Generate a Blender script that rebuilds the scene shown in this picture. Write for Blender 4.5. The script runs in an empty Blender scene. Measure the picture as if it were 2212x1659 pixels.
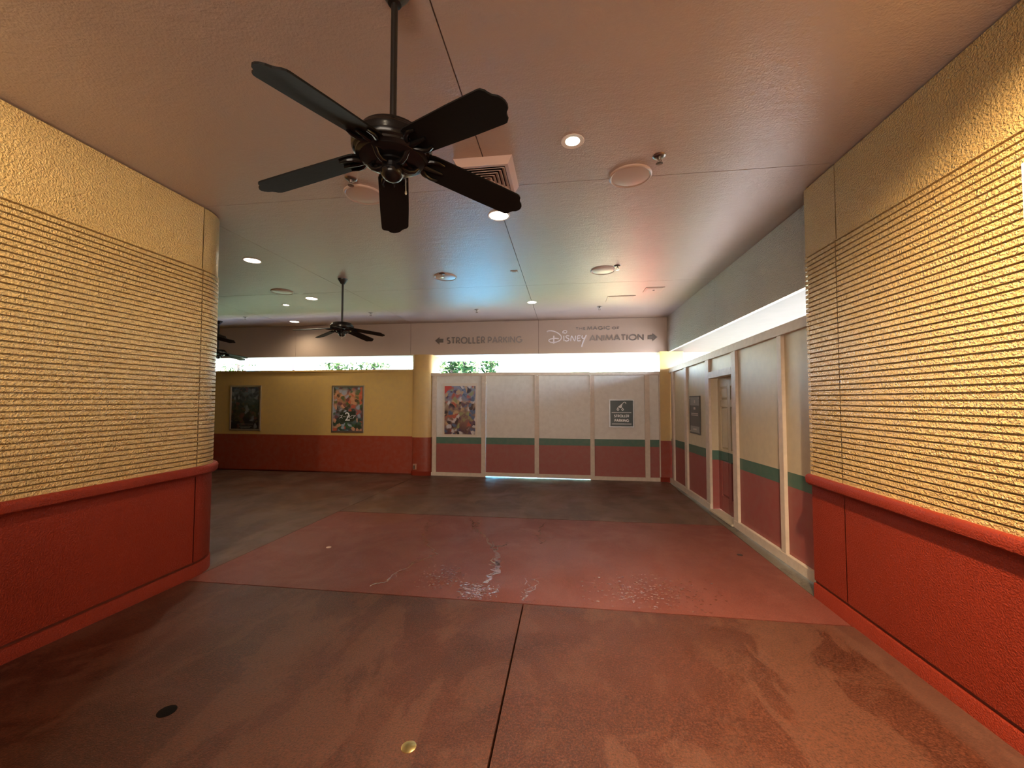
import bpy, bmesh, math, random
from mathutils import Vector, Matrix
random.seed(7)
SC = bpy.context.scene
COL = SC.collection
R = math.radians

# ------------------------------------------------------------------ camera
CAM_POS = Vector((0, 0, 1.7))
FPX = 866.89
FW = Vector((-0.1314, 0.99051, 0.0404)).normalized()
RT = Vector((0.99132, 0.13148, 0.00154)).normalized()
UP = RT.cross(FW).normalized()
RT = FW.cross(UP).normalized()
cd = bpy.data.cameras.new('camera')
cam = bpy.data.objects.new('camera', cd)
COL.objects.link(cam)
cam.matrix_world = Matrix(((RT.x, UP.x, -FW.x, CAM_POS.x), (RT.y, UP.y, -FW.y, CAM_POS.y),
                           (RT.z, UP.z, -FW.z, CAM_POS.z), (0, 0, 0, 1)))
cd.sensor_fit = 'HORIZONTAL'
cd.sensor_width = 36.0
cd.lens = 36.0 * FPX / 2212
cd.clip_start = 0.05
SC.camera = cam

# ------------------------------------------------------------------ sky, sun, exposure
SC.view_settings.view_transform = 'Standard'
SC.view_settings.look = 'None'
SC.view_settings.gamma = 1
SC.view_settings.use_curve_mapping = False
SC.view_settings.exposure = 0.1
SUN = 110.0
w = bpy.data.worlds.new('sky')
SC.world = w
w.use_nodes = True
nt = w.node_tree
bg = nt.nodes['Background']
sk = nt.nodes.new('ShaderNodeTexSky')
sk.sky_type = 'NISHITA'
sk.sun_disc = False
sk.sun_elevation = R(52)
sk.sun_rotation = R(135)
nt.links.new(sk.outputs[0], bg.inputs[0])
bg.inputs[1].default_value = 4.5
sl = bpy.data.lights.new('sun', 'SUN')
sl.energy = SUN
sl.angle = R(0.6)
sl.color = (1, 0.95, 0.86)
so = bpy.data.objects.new('sun', sl)
COL.objects.link(so)
so.rotation_euler = Vector((0.40, -0.40, 0.82)).to_track_quat('Z', 'Y').to_euler()
so.location = (6, 20, 20)

# added warm fill in front of the closed wall behind the viewer
al = bpy.data.lights.new('rear_fill', 'AREA')
al.shape = 'RECTANGLE'
al.size, al.size_y = 4.6, 2.2
al.energy = 400
al.color = (1, .84, .68)
ao = bpy.data.objects.new('rear_fill', al)
COL.objects.link(ao)
ao.location = (-.6, -5.7, 1.6)
ao.rotation_euler = Vector((0, .90, .58)).to_track_quat('-Z', 'Z').to_euler()

def slope(y):
    return 0.02 * (3.6 - y)

# ------------------------------------------------------------------ materials
MATS = {}

def newmat(name):
    m = bpy.data.materials.new(name)
    m.use_nodes = True
    n = m.node_tree.nodes
    return m, m.node_tree, n['Principled BSDF']

def N(t, kind, **kw):
    nd = t.nodes.new(kind)
    for k, v in kw.items():
        if k in nd.inputs:
            nd.inputs[k].default_value = v
        else:
            setattr(nd, k, v)
    return nd

def pos(t):
    return t.nodes.new('ShaderNodeNewGeometry').outputs['Position']

def objco(t):
    return t.nodes.new('ShaderNodeTexCoord').outputs['Object']

def mix(t, fac, a, b):
    nd = t.nodes.new('ShaderNodeMix')
    nd.data_type = 'RGBA'
    for s, v in ((0, fac), (6, a), (7, b)):
        if hasattr(v, 'is_linked') or isinstance(v, bpy.types.NodeSocket):
            t.links.new(v, nd.inputs[s])
        elif s == 0:
            nd.inputs[0].default_value = v
        else:
            nd.inputs[s].default_value = (*v, 1)
    return nd.outputs[2]

def math_(t, op, a, b=0.0, c=0.0):
    nd = t.nodes.new('ShaderNodeMath')
    nd.operation = op
    for i, v in enumerate((a, b, c)):
        if isinstance(v, bpy.types.NodeSocket):
            t.links.new(v, nd.inputs[i])
        else:
            nd.inputs[i].default_value = v
    return nd.outputs[0]

def noise(t, vec, scale, detail=4, rough=.5, dist=0.0):
    nd = N(t, 'ShaderNodeTexNoise', Scale=scale, Detail=detail, Roughness=rough, Distortion=dist)
    t.links.new(vec, nd.inputs['Vector'])
    return nd.outputs['Fac']

def ramp(t, fac, stops):
    nd = t.nodes.new('ShaderNodeValToRGB')
    e = nd.color_ramp.elements
    while len(e) < len(stops):
        e.new(0.5)
    for el, (p, c) in zip(e, stops):
        el.position = p
        el.color = (*c, 1) if len(c) == 3 else c
    t.links.new(fac, nd.inputs[0])
    return nd.outputs[0]

def smooth(t, fac, lo, hi):
    nd = t.nodes.new('ShaderNodeMapRange')
    nd.interpolation_type = 'SMOOTHSTEP'
    nd.inputs[1].default_value = lo
    nd.inputs[2].default_value = hi
    t.links.new(fac, nd.inputs[0])
    return nd.outputs[0]

def bump(t, b, h, dist, strength=1.0, prev=None):
    nd = N(t, 'ShaderNodeBump', Strength=strength, Distance=dist)
    t.links.new(h, nd.inputs['Height'])
    if prev is not None:
        t.links.new(prev, nd.inputs['Normal'])
    t.links.new(nd.outputs[0], b.inputs['Normal'])
    return nd.outputs[0]

def plain(name, col, rough=.5, metal=0.0, spec=.5, nscale=0, nbump=0, var=0.0):
    if name in MATS:
        return MATS[name]
    m, t, b = newmat(name)
    b.inputs['Base Color'].default_value = (*col, 1)
    b.inputs['Roughness'].default_value = rough
    b.inputs['Metallic'].default_value = metal
    b.inputs['Specular IOR Level'].default_value = spec
    if nscale:
        f = noise(t, pos(t), nscale, 4)
        if var:
            c = mix(t, f, tuple(x * (1 - var) for x in col), tuple(min(1, x * (1 + var)) for x in col))
            t.links.new(c, b.inputs['Base Color'])
        if nbump:
            bump(t, b, f, nbump)
    MATS[name] = m
    return m

def stucco(name, col, rough=.4, scale=75, depth=.006, spec=.5, var=.12):
    m, t, b = newmat(name)
    p = pos(t)
    big = noise(t, p, 1.3, 3)
    c = mix(t, big, tuple(x * (1 - var) for x in col), tuple(min(1, x * (1 + var)) for x in col))
    t.links.new(c, b.inputs['Base Color'])
    b.inputs['Roughness'].default_value = rough
    b.inputs['Specular IOR Level'].default_value = spec
    f = noise(t, p, scale, 2.5, .55, .4)
    f = smooth(t, f, .30, .72)
    bump(t, b, f, depth)
    MATS[name] = m
    return m

YEL = (0.60, 0.395, 0.150)
RED = (0.22, 0.022, 0.0075)
stucco('yellow_stucco', YEL, .30, 75, .009, .6)
stucco('red_stucco', RED, .55, 110, .003, .22)
stucco('grey_stucco', (0.58, 0.52, 0.43), .30, 55, .014, .6)

def ceiling_mat():
    m, t, b = newmat('ceiling_paint')
    p = pos(t)
    f = noise(t, p, 1.1, 3)
    t.links.new(mix(t, f, (.44, .335, .285), (.50, .385, .33)), b.inputs['Base Color'])
    b.inputs['Specular IOR Level'].default_value = .8
    sc = t.nodes.new('ShaderNodeMapping')
    sc.inputs['Scale'].default_value = (1.6, 4.5, 1)
    t.links.new(p, sc.inputs[0])
    f2 = noise(t, sc.outputs[0], 4.0, 4, .6, .2)
    t.links.new(ramp(t, f2, [(.25, (.30, .30, .30)), (.8, (.37, .37, .37))]), b.inputs['Roughness'])
    n1 = bump(t, b, f2, .008, .5)
    f3 = noise(t, p, 70, 3, .6)
    bump(t, b, f3, .005, .7, n1)
    MATS['ceiling_paint'] = m
ceiling_mat()

def banded(name, bands, tilt=False, rough=.5, grain=True, scale=9.0):
    """paint bands by height: list of (z_top, colour), last one open"""
    m, t, b = newmat(name)
    p = pos(t)
    s = t.nodes.new('ShaderNodeSeparateXYZ')
    t.links.new(p, s.inputs[0])
    z = s.outputs[2]
    if tilt:
        z = math_(t, 'ADD', z, math_(t, 'MULTIPLY', math_(t, 'SUBTRACT', s.outputs[1], 3.6), .02))
    col = None
    for i, (zt, c) in enumerate(bands):
        if col is None:
            rgb = t.nodes.new('ShaderNodeRGB')
            rgb.outputs[0].default_value = (*c, 1)
            col = rgb.outputs[0]
        else:
            col = mix(t, math_(t, 'GREATER_THAN', z, bands[i - 1][0]), col, c)
    f = noise(t, p, scale, 5, .6)
    c2 = mix(t, math_(t, 'MULTIPLY', smooth(t, f, .3, .75), .16), col, (.28, .22, .18))
    t.links.new(c2, b.inputs['Base Color'])
    b.inputs['Roughness'].default_value = rough
    f3 = noise(t, p, 130, 2)
    bump(t, b, f3, .0012, .5)
    MATS[name] = m
    return m
HBEIGE_COOL_LIT, HGREEN, HRED = (.69, .655, .62), (.06, .145, .105), (.30, .075, .065)  # this beige carries the cooler light at the back
HBEIGE_WARM_LIT = (.59, .50, .345)  # same beige paint, with the warmer light at the side put into it
banded('hoarding_paint_cool_lit', [(.770, HRED), (.927, HGREEN), (9, HBEIGE_COOL_LIT)], True)
banded('hoarding_paint_warm_lit', [(.815, HRED), (.965, HGREEN), (9, HBEIGE_WARM_LIT)], True)
banded('back_wall_paint', [(.815, (.27, .034, .013)), (9, (.56, .37, .12))], False, .45)
plain('hoarding_timber', (.60, .50, .42), .55, nscale=14, nbump=.003, var=.18)
plain('fascia_paint', (.50, .40, .34), .5, nscale=60, nbump=.001, var=.06)
plain('joint_dark', (.10, .055, .035), .8)  # dark brown backing that shows in the panel joints

def concrete(name, base, dark, light, speck=.25, rlo=.22, rhi=.5, stain=1.0, bumpd=.002, spec=.42, dry=None):
    m, t, b = newmat(name)
    p = pos(t)
    big = noise(t, p, .75, 6, .62, .5)
    st = smooth(t, big, .36, .66)
    c = mix(t, math_(t, 'MULTIPLY', st, stain), base, dark)
    big2 = noise(t, p, 1.7, 9, .72, .9)
    c = mix(t, math_(t, 'MULTIPLY', smooth(t, big2, .50, .59), .40 * stain), c, light)
    mp = t.nodes.new('ShaderNodeMapping')
    mp.inputs['Rotation'].default_value = (0, 0, R(-38))
    mp.inputs['Scale'].default_value = (1.5, .55, 1)
    t.links.new(p, mp.inputs[0])
    wet = smooth(t, noise(t, mp.outputs[0], 1.25, 9, .62, .5), .515, .545)
    c = mix(t, math_(t, 'MULTIPLY', wet, .62 * stain), c, light)
    fine = noise(t, p, 95, 3, .7)
    c = mix(t, math_(t, 'MULTIPLY', smooth(t, fine, .48, .64), speck), c, tuple(min(1, x * 2.3) for x in base))
    c = mix(t, math_(t, 'MULTIPLY', smooth(t, fine, .48, .36), speck), c, tuple(x * .35 for x in base))
    if dry:
        sx = t.nodes.new('ShaderNodeSeparateXYZ')
        t.links.new(p, sx.inputs[0])
        ex = math_(t, 'ADD', sx.outputs[0], math_(t, 'MULTIPLY', noise(t, p, 2.5, 4), .25))
        c = mix(t, math_(t, 'MULTIPLY', smooth(t, ex, 2.05, 2.12), .45), c, dry)
    t.links.new(c, b.inputs['Base Color'])
    b.inputs['Specular IOR Level'].default_value = spec
    rn = noise(t, p, 1.2, 5, .6, .4)
    t.links.new(ramp(t, smooth(t, rn, .35, .65), [(0, (rlo,) * 3), (1, (rhi,) * 3)]), b.inputs['Roughness'])
    bump(t, b, noise(t, p, 150, 3, .65), bumpd, .7)
    MATS[name] = m
    return m
concrete('concrete_brown', (.074, .022, .0115), (.042, .014, .008), (.118, .050, .031), .55, .285, .42, 1.0, .004, .33, (.115, .056, .040))
concrete('concrete_band', (.150, .042, .031), (.120, .034, .025), (.17, .055, .043), .2, .32, .5, .6, .002, .22)
concrete('concrete_far', (.100, .052, .036), (.065, .033, .023), (.135, .080, .057), .15, .30, .48, 1.0, .0015, .3)
concrete('gutter_concrete', (.105, .085, .060), (.07, .055, .04), (.15, .12, .09), .2, .5, .7, 1.0, .002)
concrete('pavement', (.72, .68, .60), (.66, .61, .54), (.76, .72, .66), .1, .5, .8)
plain('black_fan', (.012, .011, .010), .32, 0, .5)
plain('black_blade', (.008, .0075, .007), .55, 0, .18, nscale=30, nbump=.0006)
plain('black_gloss', (.008, .007, .007), .2, 0, .35)
plain('pull_chain', (.55, .50, .42), .3, 1)
plain('white_trim', (.75, .66, .58), .4)
plain('chrome', (.62, .60, .58), .22, 1)
plain('sprinkler_metal', (.30, .26, .24), .3, 1)
plain('aluminium', (.62, .58, .56), .32, 1)
plain('letter_metal', (.26, .24, .24), .30, .9)
plain('letter_white', (.92, .90, .95), .45)
plain('brass', (.75, .55, .22), .25, 1)
plain('dark_iron', (.03, .02, .02), .5)
plain('sign_green', (.050, .072, .080), .35)
plain('sign_frame', (.38, .39, .42), .35, .6)
plain('sign_white', (.80, .82, .86), .5)
plain('poster_white', (.66, .58, .50), .5)
plain('plaque_grey', (.24, .235, .215), .4)
plain('plaque_dark', (.070, .066, .060), .4)
plain('plaque_pale', (.46, .38, .35), .4)
plain('plate_white', (.86, .86, .86), .4)
plain('outlet_plate', (.40, .21, .15), .4)
plain('drain_black', (.006, .005, .005), .8, 0, .1)
plain('gum_pale', (.55, .42, .34), .7)
plain('door_threshold', (.48, .41, .31), .5, nscale=20, var=.2)
plain('vent_paint', (.58, .41, .35), .42)
plain('vent_dark', (.035, .022, .018), .8)
plain('speaker_paint', (.54, .40, .33), .32)
plain('soffit_paint', (.80, .78, .72), .5, nscale=3, var=.1)
plain('bark', (.035, .025, .018), .9, nscale=12, nbump=.02, var=.4)
plain('leaf', (.030, .060, .018), .7, 0, .1, nscale=3, var=.5)
plain('blue_wrap', (.16, .58, .92), .4)
plain('red_block', (.62, .035, .035), .4)
plain('teal_strip', (.09, .20, .165), .5)
plain('yellow_block', (.88, .82, .50), .4)

def emis(name, col, st):
    m = bpy.data.materials.new(name)
    m.use_nodes = True
    t = m.node_tree
    t.nodes.clear()
    e = t.nodes.new('ShaderNodeEmission')
    e.inputs[0].default_value = (*col, 1)
    e.inputs[1].default_value = st
    o = t.nodes.new('ShaderNodeOutputMaterial')
    t.links.new(e.outputs[0], o.inputs[0])
    MATS[name] = m
emis('lamp_lens', (1, .90, .72), 9)
emis('accent_lens', (1, .84, .60), 22)

def water_mat():
    m, t, b = newmat('water_film')
    p = pos(t)
    b.inputs['Base Color'].default_value = (.15, .044, .033, 1)
    b.inputs['Roughness'].default_value = .08
    b.inputs['Specular IOR Level'].default_value = .9
    bump(t, b, noise(t, p, 60, 2, .5), .003, .6)
    MATS['water_film'] = m
water_mat()

def art_mat(name, grads, cells, amount, scale, seed):
    """a plain abstract print: soft vertical gradient with scattered patches of colour"""
    m, t, b = newmat(name)
    g = t.nodes.new('ShaderNodeTexCoord').outputs['Generated']
    s = t.nodes.new('ShaderNodeSeparateXYZ')
    t.links.new(g, s.inputs[0])
    mp = t.nodes.new('ShaderNodeMapping')
    mp.inputs['Location'].default_value = (seed, seed * 1.7, 0)
    mp.inputs['Scale'].default_value = (1, .05, 1.6)
    nz = N(t, 'ShaderNodeTexNoise', Scale=3.5, Detail=3)
    t.links.new(g, nz.inputs['Vector'])
    va = t.nodes.new('ShaderNodeVectorMath')
    va.operation = 'MULTIPLY_ADD'
    t.links.new(nz.outputs['Color'], va.inputs[0])
    va.inputs[1].default_value = (.30, 0, .22)
    t.links.new(g, va.inputs[2])
    t.links.new(va.outputs[0], mp.inputs[0])
    wob = math_(t, 'MULTIPLY', math_(t, 'SUBTRACT', noise(t, mp.outputs[0], 5, 4), .5), .35)
    c = ramp(t, math_(t, 'ADD', s.outputs[2], wob), grads)
    vo = N(t, 'ShaderNodeTexVoronoi', Scale=scale, Randomness=1.0)
    t.links.new(mp.outputs[0], vo.inputs['Vector'])
    sep = t.nodes.new('ShaderNodeSeparateColor')
    t.links.new(vo.outputs['Color'], sep.inputs[0])
    cc = ramp(t, sep.outputs[0], cells)
    t.nodes[-1].color_ramp.interpolation = 'CONSTANT'
    near = smooth(t, noise(t, mp.outputs[0], 3.2, 4, .6), .38, .47)
    blob = smooth(t, vo.outputs['Distance'], .95, .35)
    c = mix(t, math_(t, 'MULTIPLY', math_(t, 'MULTIPLY', near, blob), amount), c, cc)
    t.links.new(c, b.inputs['Base Color'])
    b.inputs['Roughness'].default_value = .3
    MATS[name] = m
art_mat('art_meadow', [(0, (.10, .05, .05)), (.22, (.22, .11, .09)), (.42, (.26, .16, .12)), (.62, (.38, .26, .17)), (.78, (.20, .24, .36)), (1, (.24, .30, .46))],
        [(0, (.03, .02, .03)), (.15, (.62, .58, .60)), (.3, (.07, .13, .26)), (.45, (.45, .10, .06)), (.6, (.55, .36, .20)), (.75, (.10, .05, .10)), (.9, (.30, .32, .14))], .92, 8, 3.1)
art_mat('art_forest', [(0, (.005, .005, .006)), (.22, (.008, .008, .010)), (.32, (.045, .035, .018)), (.5, (.030, .045, .030)), (.7, (.06, .085, .085)), (.88, (.13, .16, .20)), (1, (.05, .09, .16))],
        [(0, (.01, .01, .012)), (.3, (.16, .05, .04)), (.45, (.22, .23, .25)), (.6, (.02, .03, .02)), (.8, (.10, .08, .03))], .7, 8, 9.4)
art_mat('art_canyon', [(0, (.04, .06, .06)), (.15, (.05, .09, .07)), (.3, (.10, .13, .18)), (.5, (.16, .14, .15)), (.7, (.42, .19, .10)), (.86, (.52, .24, .13)), (1, (.10, .20, .22))],
        [(0, (.03, .04, .02)), (.18, (.50, .09, .04)), (.36, (.60, .30, .18)), (.52, (.05, .11, .04)), (.68, (.30, .36, .46)), (.84, (.14, .04, .05))], .85, 8, 5.7)

# ------------------------------------------------------------------ mesh builder
def wloc(o):
    v = Vector((0, 0, 0))
    while o is not None:
        v += o.location
        o = o.parent
    return v

class MB:
    def __init__(s):
        s.bm = bmesh.new()
    def face(s, pts):
        return s.bm.faces.new([s.bm.verts.new(p) for p in pts])
    def box(s, x0, x1, y0, y1, z0, z1, tilt=False):
        v = []
        for x in (x0, x1):
            for y in (y0, y1):
                for z in (z0, z1):
                    v.append(s.bm.verts.new((x, y, z + (slope(y) if tilt else 0))))
        for f in ((0, 1, 3, 2), (4, 6, 7, 5), (0, 4, 5, 1), (2, 3, 7, 6), (0, 2, 6, 4), (1, 5, 7, 3)):
            s.bm.faces.new([v[i] for i in f])
        return s
    def prism(s, poly, f0, f1):
        """poly: 2d list; f0/f1 map (a,b) -> 3d for the two caps"""
        a = [s.bm.verts.new(f0(*q)) for q in poly]
        b = [s.bm.verts.new(f1(*q)) for q in poly]
        n = len(poly)
        s.bm.faces.new(a)
        s.bm.faces.new(list(reversed(b)))
        for i in range(n):
            s.bm.faces.new((a[i], b[i], b[(i + 1) % n], a[(i + 1) % n]))
        return s
    def flat(s, poly, z0, z1):
        return s.prism(poly, lambda a, b: (a, b, z0), lambda a, b: (a, b, z1))
    def wallplate(s, poly, y0, y1):
        return s.prism(poly, lambda a, b: (a, y0, b), lambda a, b: (a, y1, b))
    def lathe(s, prof, c=(0, 0, 0), seg=40, cap=True):
        rings = []
        for r, z in prof:
            rings.append([s.bm.verts.new((c[0] + r * math.cos(2 * math.pi * i / seg), c[1] + r * math.sin(2 * math.pi * i / seg), c[2] + z)) for i in range(seg)])
        for k in range(len(rings) - 1):
            for i in range(seg):
                j = (i + 1) % seg
                s.bm.faces.new((rings[k][i], rings[k][j], rings[k + 1][j], rings[k + 1][i]))
        if cap:
            s.bm.faces.new(rings[0])
            s.bm.faces.new(list(reversed(rings[-1])))
        return s
    def tube(s, pts, r, seg=10):
        pts = [Vector(p) for p in pts]
        rs = r if isinstance(r, (list, tuple)) else [r] * len(pts)
        rings = []
        up = Vector((0, 0, 1))
        for i, p in enumerate(pts):
            d = (pts[min(i + 1, len(pts) - 1)] - pts[max(i - 1, 0)]).normalized()
            u = up if abs(d.dot(up)) < .95 else Vector((1, 0, 0))
            a = d.cross(u).normalized()
            b = d.cross(a).normalized()
            rings.append([s.bm.verts.new(p + a * rs[i] * math.cos(2 * math.pi * k / seg) + b * rs[i] * math.sin(2 * math.pi * k / seg)) for k in range(seg)])
        for k in range(len(rings) - 1):
            for i in range(seg):
                j = (i + 1) % seg
                s.bm.faces.new((rings[k][i], rings[k][j], rings[k + 1][j], rings[k + 1][i]))
        s.bm.faces.new(rings[0])
        s.bm.faces.new(list(reversed(rings[-1])))
        return s
    def sweep(s, prof, path, nrm):
        """profile (offset out, z) swept along a 2d path with outward 2d normals"""
        rows = []
        for (px_, py_), (nx, ny) in zip(path, nrm):
            rows.append([s.bm.verts.new((px_ + nx * o, py_ + ny * o, z)) for o, z in prof])
        for i in range(len(rows) - 1):
            for k in range(len(prof) - 1):
                s.bm.faces.new((rows[i][k], rows[i + 1][k], rows[i + 1][k + 1], rows[i][k + 1]))
        for row in (rows[0], rows[-1]):
            pass
        return s
    def build(s, name, mat, parent=None, smoothed=False, local=False, bevel=0.0, kind=None):
        bmesh.ops.remove_doubles(s.bm, verts=s.bm.verts, dist=1e-5)
        bmesh.ops.recalc_face_normals(s.bm, faces=s.bm.faces)
        me = bpy.data.meshes.new(name)
        if bevel:
            bmesh.ops.bevel(s.bm, geom=[e for e in s.bm.edges if len(e.link_faces) == 2 and e.calc_face_angle(0) > .6],
                            offset=bevel, segments=2, affect='EDGES', clamp_overlap=True)
        s.bm.to_mesh(me)
        s.bm.free()
        o = bpy.data.objects.new(name, me)
        if not local:
            if parent is None:
                lo = [min(v.co[i] for v in me.vertices) for i in range(3)]
                hi = [max(v.co[i] for v in me.vertices) for i in range(3)]
                o.location = ((lo[0] + hi[0]) / 2, (lo[1] + hi[1]) / 2, lo[2])
                me.transform(Matrix.Translation(-o.location))
            else:
                me.transform(Matrix.Translation(-wloc(parent)))
        mats = mat if isinstance(mat, (list, tuple)) else [mat]
        for mm in mats:
            me.materials.append(MATS[mm] if isinstance(mm, str) else mm)
        if smoothed:
            for p in me.polygons:
                p.use_smooth = True
            me.set_sharp_from_angle(angle=R(38))
        if parent is not None:
            o.parent = parent
        if kind:
            o['kind'] = kind
        COL.objects.link(o)
        return o

def thing(name, label, cat, loc=(0, 0, 0), group=None, rz=0.0):
    o = bpy.data.objects.new(name, None)
    o.empty_display_size = .1
    o.location = loc
    o.rotation_euler.z = rz
    o['label'] = label
    o['category'] = cat
    if group:
        o['group'] = group
    COL.objects.link(o)
    return o

def tag(o, label, cat, group=None, kind=None):
    o['label'] = label
    o['category'] = cat
    if group:
        o['group'] = group
    if kind:
        o['kind'] = kind
    return o

def copy_tree(o, parent=None):
    c = o.copy()
    COL.objects.link(c)
    if parent is not None:
        c.parent = parent
        c.matrix_parent_inverse = o.matrix_parent_inverse.copy()
    for ch in list(o.children):
        copy_tree(ch, c)
    return c

ZC = 3.61            # ceiling height
YB = 9.42            # face of the back hoarding and low back wall
YF = 9.50            # face of the fascia above the gap
XH = 2.31            # face of the side hoarding and its header

# ------------------------------------------------------------------ floor
def slab(name, poly, mat, z0=-.20, dz=0.0):
    m = MB()
    m.prism(poly, lambda a, b: (a, b, z0), lambda a, b: (a, b, slope(b) + dz))
    return m.build(name, mat, kind='structure')
J = .006
slab('floor', [(-3.62, -6), (-.353 - J, -6), (-.353 - J, 3.40 - J), (-3.62, 3.40 - J)], 'concrete_brown')
slab('floor.001', [(-.353 + J, -6), (2.7, -6), (2.7, 3.40 - J), (-.353 + J, 3.40 - J)], 'concrete_brown')
slab('floor.002', [(-3.53, 3.40 + J), (2.13, 3.40 + J), (2.185, 6.02), (-3.53, 5.96)], 'concrete_band')
slab('floor.003', [(-12.2, 3.40 + J), (-3.53 - J, 3.40 + J), (-3.53 - J, 9.9), (-12.2, 9.9)], 'concrete_far')
slab('floor.004', [(-3.53 + J * .2, 5.97 + J), (2.185, 6.03 + J), (2.27, 9.40), (2.27, 9.9), (-3.53 + J * .2, 9.9)], 'concrete_far')
slab('floor.005', [(2.14, 3.40 + J), (2.75, 3.40 + J), (2.75, 9.9), (2.28, 9.9), (2.28, 9.45)], 'gutter_concrete', dz=-.006)
MB().box(-12.3, 2.8, -6.1, 9.95, -.30, -.205).build('floor.006', 'dark_iron', kind='structure')

# ------------------------------------------------------------------ ceiling in large panels
m = MB()
xs = [-13.1, -9.98, -6.87, -3.76, -.635, 2.48, 3.0]
ys = [-6.2, -2.76, .36, 3.47, 6.58, 9.62]
g = .004
for i in range(len(xs) - 1):
    for j in range(len(ys) - 1):
        m.box(xs[i] + g, xs[i + 1] - g, ys[j] + g, ys[j + 1] - g, ZC, ZC + .04)
m.build('ceiling', 'ceiling_paint', kind='structure')
MB().box(-13.2, 3.1, -6.3, 9.7, ZC + .012, ZC + .35).build('ceiling.001', 'joint_dark', kind='structure')

# ------------------------------------------------------------------ grooved walls
def ribs(out0=.012, z0=1.055, ztop=2.975, n=47, gw=.012, gd=.030):
    """profile of a rib field: list of (offset, z) going up"""
    pr = []
    step = (ztop - z0) / n
    for k in range(n):
        a = z0 + k * step
        b = a + step - gw
        pr += [(out0, a), (out0, b), (out0 - gd, b + .001), (out0 - gd, b + gw - .001)]
    return pr

def line_path(p, q, n):
    return [(p[0] + (q[0] - p[0]) * i / n, p[1] + (q[1] - p[1]) * i / n) for i in range(n + 1)]

XL, XR = -3.535, 2.150
YJ = 3.462
RAD = .44
# left wall: straight run, joint, quarter-round end, then back along -X
arc = []
arcn = []
for i in range(17):
    a = R(90 * i / 16)
    arc.append((XL - RAD + RAD * math.cos(a), YJ + RAD * math.sin(a)))
    arcn.append((math.cos(a), math.sin(a)))
end = line_path((XL - RAD, YJ + RAD), (-12.2, YJ + RAD), 1)
segs_left = [([(XL, -6), (XL, YJ - .004)], [(1, 0), (1, 0)]),
             ([(XL, YJ + .004)] + arc[1:] + end[1:], [(1, 0)] + arcn[1:] + [(0, 1)])]
full_left = ([(XL, -6), (XL, YJ)] + arc[1:] + end[1:], [(1, 0), (1, 0)] + arcn[1:] + [(0, 1)])
YE = 3.875
XRe = 2.62
segs_right = [([(XR, -6), (XR, YJ - .004)], [(-1, 0), (-1, 0)]),
              ([(XR, YJ + .004), (XR, YE)], [(-1, 0), (-1, 0)]),
              ([(XR, YE), (XRe, YE)], [(0, 1), (0, 1)])]
full_right = ([(XR, -6), (XR, YE), (XR, YE), (XRe, YE)], [(-1, 0), (-1, 0), (0, 1), (0, 1)])

def grooved_wall(side, segs, full):
    m = MB()
    prof = ribs() + [(.012, 2.977), (.012, 2.984), (.004, 2.986), (.004, 3.596), (-.03, 3.596)]
    for pth, nr in segs:
        m.sweep(prof, pth, nr)
        # returns into the vertical joint
    m.build('wall_' + side, 'yellow_stucco', kind='structure', smoothed=True)
    m = MB()
    m.sweep([(-.023, .99), (-.023, 3.6)], *full)
    m.sweep([(-.03, 3.58), (-.03, 3.63)], *full)
    m.build('wall_%s.001' % side, MATS['joint_brown'], kind='structure')
    # red dado panel, with the same joint
    m = MB()
    for pth, nr in segs:
        m.sweep([(-.02, .145), (.004, .145), (.004, .99)], pth, nr)
    m.build('wall_%s.002' % side, 'red_stucco', kind='structure', smoothed=True)
    m = MB()
    m.sweep([(-.012, .0), (-.012, 1.0)], *full)
    m.build('wall_%s.003' % side, MATS['joint_red'], kind='structure')
plain('joint_brown', (.30, .17, .05), .8)
plain('joint_red', (.13, .025, .012), .8)

def rail_and_base(side, n1, full):
    m = MB()
    m.sweep([(-.01, .965), (.030, .965), (.052, .985), (.058, 1.030), (.050, 1.048), (.040, 1.055), (-.01, 1.056)], *full)
    m.build(n1, 'red_stucco', kind='structure', smoothed=True)
    m = MB()
    m.sweep([(-.02, -.2), (.012, -.2), (.012, .112), (.006, .120), (-.02, .121)], *full)
    m.build('baseboard_' + side, 'red_stucco', kind='structure', smoothed=True)
grooved_wall('left', segs_left, full_left)
rail_and_base('left', 'trim_1', full_left)
grooved_wall('right', segs_right, full_right)
rail_and_base('right', 'trim_2', full_right)
# cores that close the blocks off
MB().box(-12.2, XL - .5, -6, YJ + RAD - .06, -.2, 3.62).box(XL - .6, XL - .06, -6, YJ - .02, -.2, 3.62).build('wall_left.004', 'joint_red', kind='structure')
MB().box(XR + .06, XRe + .2, -6, YE - .06, -.2, 3.62).build('wall_right.004', 'joint_red', kind='structure')
MB().box(-4.2, 2.8, -6.2, -6, -.2, 3.62).build('wall_front', 'yellow_stucco', kind='structure')
MB().box(-12.4, -12.2, 3, 10, -.3, 3.62).build('wall_far_left', 'yellow_stucco', kind='structure')

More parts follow.
